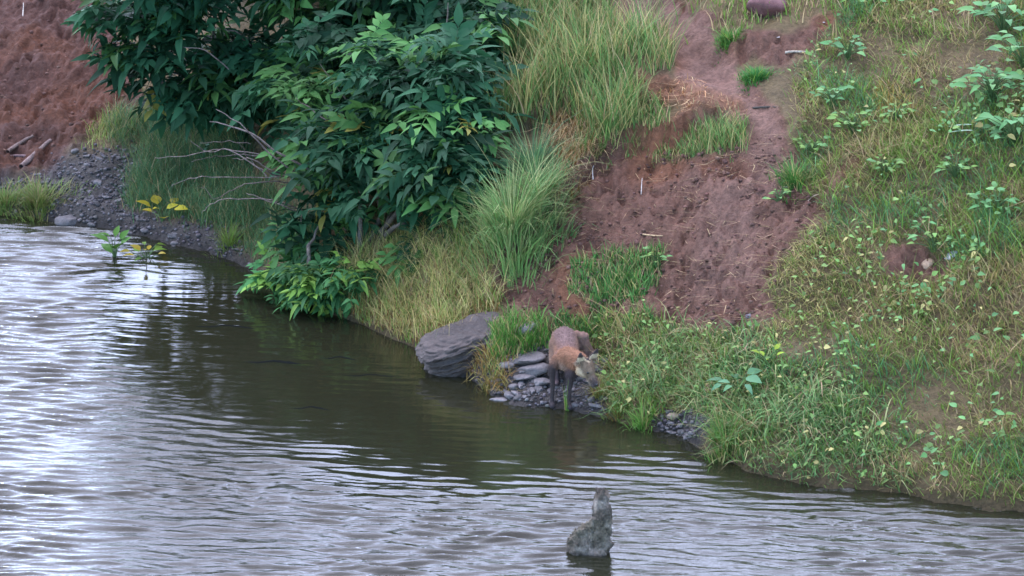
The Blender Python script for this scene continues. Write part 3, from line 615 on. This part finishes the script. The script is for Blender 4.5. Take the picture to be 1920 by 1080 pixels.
place_stone(5, G(1262, 782), .035, .1, .1, (.30, .22, .15), 'tan rounded stone above the muddy gap at right', 'stone')
place_stone(3, G(985, 615), .07, .1, .3, (.22, .19, .17), 'tan rock behind the boulder, half hidden in grass', 'rock', cat='rock')
place_stone(5, G(1437, 22) + [0, 0, .015], .12, .1, .0, (.13, .055, .05), 'dark reddish rock at the top edge beside the footpath', 'rock', cat='rock')
place_stone(3, G(1408, 592), .028, .1, .2, (.16, .13, .14), 'small dark stone low on the right of the bare soil')
place_stone(1, G(935, 752), .05, .2, .0, SL * 1.4, 'flat pale slate stone lying in the water left of the fox')
place_stone(2, G(1785, 478), .04, .5, .5, (.45, .42, .42), 'whitish stone in the grass right of the burrow hollow', 'stone')
place_stone(5, G(1738, 498), .045, 1.2, .5, (.36, .24, .15), 'tan stone standing in the burrow hollow', 'stone')
for i, (x, y, s) in enumerate([(1458, 70, .012), (1410, 380, .018), (1335, 335, .007), (1120, 510, .01), (1545, 42, .01), (1380, 338, .008), (1405, 610, .014), (1330, 400, .009)]):
    place_stone(i, G(x, y), s, i, .2, (.42, .36, .33), 'small pale pebble lying on the red soil', 'pebble', 'pale pebbles on the bare soil', 'pebble')
# crumbly soil litter
P = region(P_SOIL, 2600, 5); P2 = region([(-300, -250), (195, -250), (225, 100), (250, 200), (130, 280), (-300, 330)], 2600, 5); P = np.concatenate([P, P2]); n = len(P)
def small_stones(P, s, c, name, label, cat, m_=None):
    m_ = m_ or M_rock
    V0, F0 = stone_mesh(5, .6, 0); parts = []
    az = r3.random(len(P)) * 6.283; ca, sa = np.cos(az)[:, None], np.sin(az)[:, None]
    X = V0[None, :, 0] * s[:, None]; Y = V0[None, :, 1] * s[:, None]; Z = V0[None, :, 2] * s[:, None]
    V = np.stack([X * ca - Y * sa, X * sa + Y * ca, Z], -1) + P[:, None]
    F = (F0[None] + (np.arange(len(P)) * len(V0))[:, None, None]).reshape(-1, 3)
    tag(mesh_obj(name, V.reshape(-1, 3), F, m_, col=np.repeat(c, len(V0), 0), smooth=False), label, cat, kind='stuff')
sz = .003 + .018 * r3.random(n) ** 6; P[:, 2] += .015
small_stones(P, sz, vary((.185, .095, .068), n, .6, 1.3, r=r3), 'soil_crumbs', 'loose crumbs and clods of reddish soil', 'soil', M_ground)
P = np.concatenate([region(P_GRAVL, 2600, 22), region(P_FOX, 900, 8), region(P_BIT, 160, 5)]); n = len(P); P[:, 2] += .006
small_stones(P, .005 + .014 * r3.random(n) ** 2, vary((.085, .072, .070), n, .4, 1.7, r=r3), 'gravel', 'dark slate gravel along the water edge', 'gravel')
P = region(P_SOIL + [], 1100, 5); n = len(P); P[:, 2] += .022
A = blades(P, r2.uniform(.02, .07, n), .003, r2.uniform(1.0, 2.5, n), .3, vary(DRY, n, .5, 1.2, (.12, .07, .05), .4, r2), 3, None, r2)
tag(mesh_obj('plant_litter', A[0], A[1], M_blade, col=A[2]), 'bits of dry straw and roots strewn on the bare soil', 'litter', kind='stuff')
# layered boulder
def boulder(p, size, strata, tiltd, colr, label, seed, squash=2.6, name='boulder', amp=.055):
    u = np.linspace(0, 2 * np.pi, 140, endpoint=False); v = np.linspace(-.5 * np.pi, .5 * np.pi, 100)
    U, W = np.meshgrid(u, v); n = np.stack([np.cos(W) * np.cos(U), np.cos(W) * np.sin(U), np.sin(W)], -1)
    q = (np.abs(n) ** squash).sum(-1) ** (-1 / squash); Pp = n * q[..., None]
    ct, st = math.cos(tiltd), math.sin(tiltd); s = Pp[..., 2] * ct - Pp[..., 0] * st
    ph = s * strata + 0.9 * fbm(Pp[..., 0] * 2.5 + 9, Pp[..., 1] * 2.5, seed, 3)
    saw = (ph - np.floor(ph)); ledge = vn(np.floor(ph) * 3.7, 0 * ph, seed + 3)
    lx = vn(np.floor(ph) * 3.7 + 40, Pp[..., 0] * 2.2 + Pp[..., 1] * 1.7, seed + 8)
    f = 1 + amp * (ledge * 1.6 + 1.8 * lx - 0.9 * saw ** 3 * (lx > -.2)) + .09 * fbm(Pp[..., 0] * 9 + 4 * Pp[..., 1], s * 22, seed + 6, 3) + .02 * fbm(Pp[..., 0] * 30 + 9 * Pp[..., 1], s * 40, seed + 7, 2) + .10 * fbm(Pp[..., 0] * 2 + 5 * Pp[..., 2], Pp[..., 1] * 2 - 3 * Pp[..., 2], seed + 1, 4)
    V = Pp * f[..., None] * np.array(size)
    c0 = np.array(colr) * (1 + .45 * ledge[..., None]); V = V.reshape(-1, 3); i = np.arange(100 * 140).reshape(100, 140); j = np.roll(i, -1, 1)
    F = np.stack([i[:-1], j[:-1], j[1:], i[1:]], -1).reshape(-1, 4)
    o = mesh_obj(name, V, F, M_rock, None, c0.reshape(-1, 3)); o.location = p; return tag(o, label, 'boulder')
pb = G(878, 690)
o = boulder(pb + np.array([.0, .10, .075]), (.225, .14, .098), 5.5, .05, (.066, .050, .042), 'large layered grey boulder at the water edge left of the fox', 5, 3.2, amp=.10); o.rotation_euler = (0.18, -.30, .1)
# clay lump by the path
pm = G(1240, 175)
tall([(1190, 130), (1230, 150), (1300, 160), (1395, 190), (1390, 210), (1240, 200), (1200, 180)], 700, .035, .01, .005, (.42, .22, .10), DRY, .4, lean=.6, bend=.8, label='orange brown dead grass lying across the footpath', th=False, cat='dead grass', kl='dead_grass')
tall([(1440, 440), (1500, 370), (1540, 360), (1600, 520), (1560, 600), (1440, 640), (1410, 620)], 2600, .05, .02, .005, YEL, GRN, .3, lean=.5, bend=.6, label='yellowish grass along the right edge of the bare soil', az=-2.2)
tall([(1650, 180), (1720, 190), (1720, 215), (1660, 215)], 300, .05, .01, .008, (.40, .27, .07), YEL, .4, label='yellow patch of dry grass on the right slope', th=False)
# two long pale leaves, sticks and straw
for k, (y, lb) in enumerate([(248, 'upper of the two long pale leaves on the right slope'), (259, 'lower of the two long pale leaves on the right slope')]):
    V, F = leaflet(.12, .022, .2, .1, 6); g = G(1800, y + 8); V = np.stack([-V[:, 1] + .06, V[:, 0], V[:, 2] + .06], -1)
    o = mesh_obj('pale_leaf', V, F, M_leaf, None, np.tile([.42, .55, .40], (len(V), 1))); o.location = g; tag(o, lb, 'leaf')
def stick(pl, rr, colr, label, z=.01, name='stick', mid=None):
    pts = np.array([G(*q) + [0, 0, z] for q in pl]); o0 = pts[0].copy()
    V, F = tube(pts - o0, np.linspace(rr, rr * .6, len(pts)), 8, int(pl[0][0]), rr * .08)
    o = mesh_obj(name, V, F, M_wood, None, np.tile(np.array(colr), (len(V), 1))); o.location = o0; return tag(o, label, 'stick')
stick([(40, 318), (70, 290), (95, 268)], .016, (.20, .14, .12), 'thick grey brown stick leaning on the left slope above the tuft', .015)
stick([(15, 288), (40, 270), (62, 258)], .012, (.17, .12, .10), 'shorter stick above the thick one on the left slope', .01)
stick([(0, 296), (30, 292), (70, 293)], .010, (.20, .13, .12), 'level stick half sunk in the left slope', .0)
stick([(1412, 206), (1440, 204), (1462, 206)], .006, (.06, .05, .04), 'dark stick lying across the right edge of the footpath')
stick([(1472, 102), (1490, 100), (1512, 101)], .007, (.40, .33, .25), 'pale short stick near the top of the footpath')
stick([(1500, 400), (1520, 375), (1535, 368)], .004, (.42, .28, .2), 'thin pale root on the right edge of the bare soil')
stick([(1205, 443), (1235, 446), (1272, 444)], .004, (.45, .30, .16), 'thin straw coloured twig lying on the bare soil')
stick([(1465, 355), (1478, 354)], .004, (.5, .38, .28), 'very short pale twig at the path edge')
stick([(1112, 350), (1111, 330), (1113, 322)], .0025, (.5, .47, .42), 'thin white stalk standing below the scarp edge', .03)
stick([(1202, 376), (1203, 356), (1204, 345)], .0025, (.45, .38, .32), 'thin pale stalk standing in the bare soil below the scarp', .03)
stick([(43, 40), (44, 22), (44, 15)], .003, (.5, .45, .38), 'thin pale stalk high on the left slope', .03)
# thin dark strips lying at the water surface
for i, (x0, x1, y, rr, lb) in enumerate([(365, 480, 613, .009, 'dark thin strip on the water below the bare branches'), (455, 570, 680, .013, 'long dark strip on the surface in mid water'),
                                       (545, 620, 766, .007, 'short dark strip on the lower calm water'), (600, 670, 672, .006, 'thin dark strip on the water right of the long dark strip'), (640, 750, 705, .004, 'faint dark strip on the water towards the boulder')]):
    a = onz(x0, y - 2, 0); b = onz(x1, y + 3, 0); m = (a + b) / 2 + [0, 0.03, .002]; pts = np.array([a, (a + m) / 2 + [0, -.02, 0], m, (m + b) / 2, b])
    V, F = tube(pts - a, [rr * .3, rr, rr * .9, rr * 1.1, rr * .3], 8, i, rr * .1); V[:, 2] *= .6
    o = mesh_obj('dark_strip', V, F, M_strip, None, np.tile([.010, .011, .010], (len(V), 1))); o.location = a - [0, 0, rr * .3]; tag(o, lb, 'stick')

# ------------------------------------------------------------------ smooth bodies from tapered capsules
def fuse(name, caps, voxel, smooth=6):
    """caps: (p0, r0, p1, r1[, colour]); overlapping balls fused by a voxel remesh into one continuous surface"""
    import bmesh
    bm = bmesh.new()
    for cp in caps:
        p0, r0, p1, r1 = np.array(cp[0], float), cp[1], np.array(cp[2], float), cp[3]
        L = np.linalg.norm(p1 - p0); k = max(2, int(L / (min(r0, r1) * .22)) + 1)
        for t in np.linspace(0, 1, k):
            p = p0 * (1 - t) + p1 * t; g = bmesh.ops.create_icosphere(bm, subdivisions=2, radius=r0 * (1 - t) + r1 * t)
            for v in g['verts']: v.co += Vector(p)
    me = bpy.data.meshes.new(name + '_tmp'); bm.to_mesh(me); bm.free()
    o = bpy.data.objects.new(name + '_tmp', me); C.objects.link(o)
    m = o.modifiers.new('r', 'REMESH'); m.mode = 'VOXEL'; m.voxel_size = voxel; m.use_smooth_shade = True
    s = o.modifiers.new('s', 'SMOOTH'); s.factor = .5; s.iterations = smooth
    dg = bpy.context.evaluated_depsgraph_get(); ev = o.evaluated_get(dg); m2 = ev.to_mesh()
    V = np.empty(len(m2.vertices) * 3); m2.vertices.foreach_get('co', V); V = V.reshape(-1, 3)
    F = [list(p.vertices) for p in m2.polygons]; F = np.array([f if len(f) == 4 else f + [f[-1]] for f in F])
    Nn = np.empty(len(m2.vertices) * 3); m2.vertices.foreach_get('normal', Nn); Nn = Nn.reshape(-1, 3)
    ev.to_mesh_clear(); bpy.data.objects.remove(o); bpy.data.meshes.remove(me)
    return V, F, Nn
def capcol(V, caps, k=90):
    W = np.zeros(len(V)); A = np.zeros((len(V), 3))
    for cp in caps:
        p0, p1 = np.array(cp[0], float), np.array(cp[2], float); e = p1 - p0; t = np.clip(((V - p0) @ e) / (e @ e + 1e-12), 0, 1)
        d = np.linalg.norm(V - p0 - t[:, None] * e, axis=1) - (cp[1] * (1 - t) + cp[3] * t); w = np.exp(-k * 3 * np.clip(d, -.02, 1)); W += w
        c = np.array(cp[4]); c = c if c.ndim == 1 else None
        A += w[:, None] * (c if c is not None else (np.array(cp[4][0]) * (1 - t[:, None]) + np.array(cp[4][1]) * t[:, None]))
    return A / W[:, None]
# weathered stump standing in the river
ps = onz(1103, 1036)
caps = [((-.06, 0, -.10), .045, (-.055, 0, .045), .04), ((-.01, .02, -.1), .065, (-.01, .02, .075), .05), ((.05, 0, -.1), .05, (.06, 0, .12), .042), ((.065, 0, .1), .044, (.062, 0, .25), .039), ((.06, 0, .25), .036, (.066, .0, .268), .036),
        ((-.08, -.01, .05), .02, (-.03, 0, .10), .025), ((0, 0, .10), .03, (.05, 0, .16), .03)]
V, F, _ = fuse('stump', caps, .005, 2)
r_ = fbm(V[:, 0] * 40 + V[:, 1] * 25, V[:, 2] * 26, 12, 4); dirv = V - np.array([.02, 0, 0]); dirv[:, 2] = 0; dirv /= np.linalg.norm(dirv, axis=1)[:, None] + 1e-6
r_ = r_ - 1.1 * np.abs(fbm(V[:, 0] * 50 + V[:, 1] * 50, V[:, 2] * 9, 19, 3)) + .4 * fbm(V[:, 0] * 110 + V[:, 1] * 60, V[:, 2] * 90, 29, 2)
V = V + dirv * (r_ * .022)[:, None]; V[:, 2] += np.where(V[:, 2] > .05, .028 * fbm(V[:, 0] * 70, V[:, 1] * 70, 15, 2), 0)
kk = sstep(fbm(V[:, 0] * 18, V[:, 2] * 18 + V[:, 1] * 9, 13, 3), -.2, .4); c = mix(np.tile([.10, .08, .06], (len(V), 1)), np.array([.25, .205, .165]), kk); c = mix(c, np.array([.13, .12, .07]), .25 * sstep(V[:, 2], .02, .10) * (V[:, 2] < .16))
c = c * (0.55 + .45 * sstep(V[:, 2], .0, .03))[:, None]
o = mesh_obj('tree_stump', V, F, M_wood, None, c); o.location = ps; tag(o, 'weathered grey broken stump sticking out of the river', 'stump')

# ------------------------------------------------------------------ fox
ff = onz(1050, 762, 0.0); ff[2] = 0
gl = gz1(ff[0], ff[1]); fox = empty('fox', ff, 'young red fox with black legs standing at the water edge, head lowered to the right', 'fox')
GREYB = (.205, .12, .082); RED = (.285, .140, .080); REDL = (.40, .20, .11); BLK = (.055, .042, .038); TAN = (.23, .155, .10); CRM = (.54, .40, .25); DK = (.05, .04, .04); BEL = (.30, .19, .13)
m_ = lambda px_, py_, dy: (at(px_, py_, ff[1] + dy) - ff)
LFx, RFx = 1036, 1067
rump = m_(1058, 636, .24); mid = m_(1060, 650, .13); sho = m_(1064, 668, .03); nk = m_(1082, 680, -.03); hd = m_(1099, 689, -.075); hip = rump
hz = lambda x, y: gz1(ff[0] + x, ff[1] + y)
def foot(px_, dy, pz=None):
    x = (px_ - 960) / 375. - ff[0] * 1.0; x = (at(px_, 700, ff[1] + dy) - ff)[0]; return np.array([x, dy, max(hz(x, dy), -.02) + .012])
fl, fr = foot(LFx - 1, -.01), foot(RFx, -.035); bl, br = foot(1044, .20), foot(1080, .23)
caps = [(rump, .058, mid, .053, (GREYB, GREYB)), (mid, .053, sho, .047, (GREYB, RED)), (rump + [0, .03, -.01], .053, rump + [0, -.02, -.02], .051, (GREYB, GREYB)),
        (mid + [0, -.03, -.01], .047, sho + [-.003, -.01, -.020], .042, (RED, BEL)), (sho + [0, -.01, .005], .047, nk + [0, .01, .008], .042, (RED, RED)), (nk + [0, .01, .008], .042, hd + [-.012, .02, .01], .036, (RED, RED)),
        # forelegs
        (sho + [-.036, .0, -.005], .027, np.array([fl[0] + .0, .005, fl[2] + .17]), .0155, (RED, BLK)), (np.array([fl[0], .005, fl[2] + .17]), .0145, np.array([fl[0] + .003, .0, fl[2] + .08]), .011, (BLK, BLK)),
        (np.array([fl[0] + .003, 0, fl[2] + .08]), .011, fl + [0, 0, .01], .010, (BLK, DK)), (fl, .015, fl + [.003, -.03, -.002], .012, (DK, DK)),
        (sho + [.028, -.02, -.015], .028, np.array([fr[0] + .008, -.02, fr[2] + .15]), .021, (RED, (.08, .06, .06))), (np.array([fr[0] + .008, -.02, fr[2] + .15]), .019, np.array([fr[0] + .002, -.03, fr[2] + .075]), .0115, (BLK, BLK)),
        (np.array([fr[0] + .002, -.03, fr[2] + .075]), .0115, fr + [0, 0, .01], .0105, (BLK, BLK)), (fr, .015, fr + [.004, -.03, -.002], .012, (DK, DK)),
        # hind legs
        (rump + [-.024, .01, -.03], .044, rump + [-.032, -.05, -.10], .032, (GREYB, BEL)), (rump + [-.032, -.05, -.10], .028, bl + [0, .06, .075], .014, (BEL, DK)), (bl + [0, .06, .075], .013, bl, .012, (DK, DK)), (bl, .014, bl + [0, -.035, -.002], .012, (DK, DK)),
        (rump + [.022, .01, -.03], .044, rump + [.034, -.04, -.10], .032, (GREYB, BEL)), (rump + [.034, -.04, -.10], .028, br + [0, .06, .075], .014, (BEL, DK)), (br + [0, .06, .075], .013, br, .012, (DK, DK)), (br, .014, br + [0, -.035, -.002], .012, (DK, DK))]
# head axes: looks right, down and a little to the camera
ha = np.array([.50, -.62, -.52]); ha /= np.linalg.norm(ha); hs_ = np.cross(ha, [0, 0, 1]); hs_ /= np.linalg.norm(hs_); hu = np.cross(hs_, ha)
HS = 0.98
H = lambda f, s, u: hd + (ha * f + hs_ * s + hu * u) * HS       # hs_: towards viewer-left cheek
caps += [(H(-.01, 0, .004), .040, H(.022, 0, .002), .032, (TAN, TAN)), (H(.0, .022, -.018), .026, H(.02, .018, -.018), .019, (CRM, CRM)), (H(.0, -.022, -.018), .026, H(.02, -.018, -.018), .019, (CRM, CRM)),
         (H(.03, 0, -.004), .023, H(.092, 0, -.016), .0125, (TAN, DK)), (H(.03, 0, -.018), .018, H(.080, 0, -.025), .009, (CRM, (.3, .25, .2)))]
for sg in (1, -1):
    b_ = H(-.018, sg * .032, .026); t_ = H(-.030, sg * .052, .082); wd_ = np.cross(hu, ha)
    for u_ in np.linspace(-1, 1, 5): caps.append((b_ + hs_ * u_ * .027, .007, t_ + hs_ * u_ * .002, .0045, (TAN, BLK)))
V, F, Nn = fuse('fox', caps, .0045, 3)
c = capcol(V, caps)
bk = ((V - H(-.03, 0, .04)) @ hu > .0) & (np.linalg.norm(V - H(-.03, 0, .05), axis=1) < .075)
inner = bk & ((Nn @ ha) > .15); c[inner] = np.array(CRM) * .95; outer = bk & ((Nn @ ha) <= .15); c[outer] = BLK
tipm = ((V - H(-.03, 0, 0)) @ hu > .060) & bk; c[tipm] = BLK
spine = sstep(Nn[:, 2], .3, .9) * (np.linalg.norm(V - rump, axis=1) < .22); c = mix(c, np.array([.17, .115, .11]), .65 * spine)
c *= (1 + .22 * fbm(V[:, 0] * 90, V[:, 2] * 60 + V[:, 1] * 50, 8, 2))[:, None]
mesh_obj('body', V, F, M_fur, fox, c)
# fur
fa = np.random.default_rng(5); fc = V[F].mean(1); fn = Nn[F].mean(1); ff_c = c[F].mean(1); pk = fa.integers(0, len(F), 26000)
leg = (fc[:, 2] < .155) & (np.linalg.norm(fc - hd, axis=1) > .11); bc = fc[pk] + fa.normal(0, .0015, (len(pk), 3)); n_ = fn[pk]; flow = np.tile([-.15, .45, -.75], (len(pk), 1)); inhead = np.linalg.norm(bc - hd, axis=1) < .06
flow[inhead] = -ha * .9; ln = np.where(leg[pk], .003, np.where(inhead, .006, .012)); ln[bk[F[pk, 0]]] = .004
d = n_ * .45 + flow * .6 + fa.normal(0, .14, n_.shape); d /= np.linalg.norm(d, axis=1)[:, None]; s = np.cross(d, n_); s /= np.linalg.norm(s, axis=1)[:, None] + 1e-6
tip_ = bc + d * ln[:, None]; ww = .0011
FV = np.stack([bc - s * ww - n_ * .001, bc + s * ww - n_ * .001, tip_ + s * .0002, tip_ - s * .0002], 1).reshape(-1, 3); FF = np.arange(len(FV)).reshape(-1, 4)
fcol = ff_c[pk] * fa.uniform(.75, 1.35, (len(pk), 1)); mesh_obj('fur', FV, FF, M_fur, fox, np.repeat(fcol, 4, 0))
# tail hanging behind on the right
tl = [(rump + [.02, .06, .01], .022, rump + [.085, .07, -.02], .030, (GREYB, (.20, .12, .09))), (rump + [.085, .07, -.02], .036, rump + [.115, .07, -.10], .036, ((.20, .12, .09), (.17, .105, .08))), (rump + [.115, .07, -.10], .036, rump + [.13, .07, -.17], .018, ((.2, .12, .1), (.12, .09, .08)))]
V, F, Nn = fuse('tail', tl, .006, 3); c = capcol(V, tl) * (1 + .25 * fbm(V[:, 0] * 70, V[:, 2] * 40, 8, 2))[:, None]; V += Nn * (fbm(V[:, 0] * 60, V[:, 2] * 30, 4, 3) * .012)[:, None]
mesh_obj('tail', V, F, M_fur, fox, c)
def ball(name, p, r_, colr, m, parent):
    import bmesh
    bm = bmesh.new(); bmesh.ops.create_icosphere(bm, subdivisions=2, radius=r_); V = np.array([v.co[:] for v in bm.verts]); F = np.array([[v.index for v in f.verts] for f in bm.faces]); bm.free()
    return mesh_obj(name, V + p, F, m, parent, np.tile(colr, (len(V), 1)))
M_eye = attr_mat('eye', .15, .6); 
for sg in (1, -1): ball('eye', H(.041, sg * .023, .012), .0066, (.02, .012, .006), M_eye, fox)
ball('nose', H(.103, 0, -.013), .0075, (.012, .01, .01), M_eye, fox)
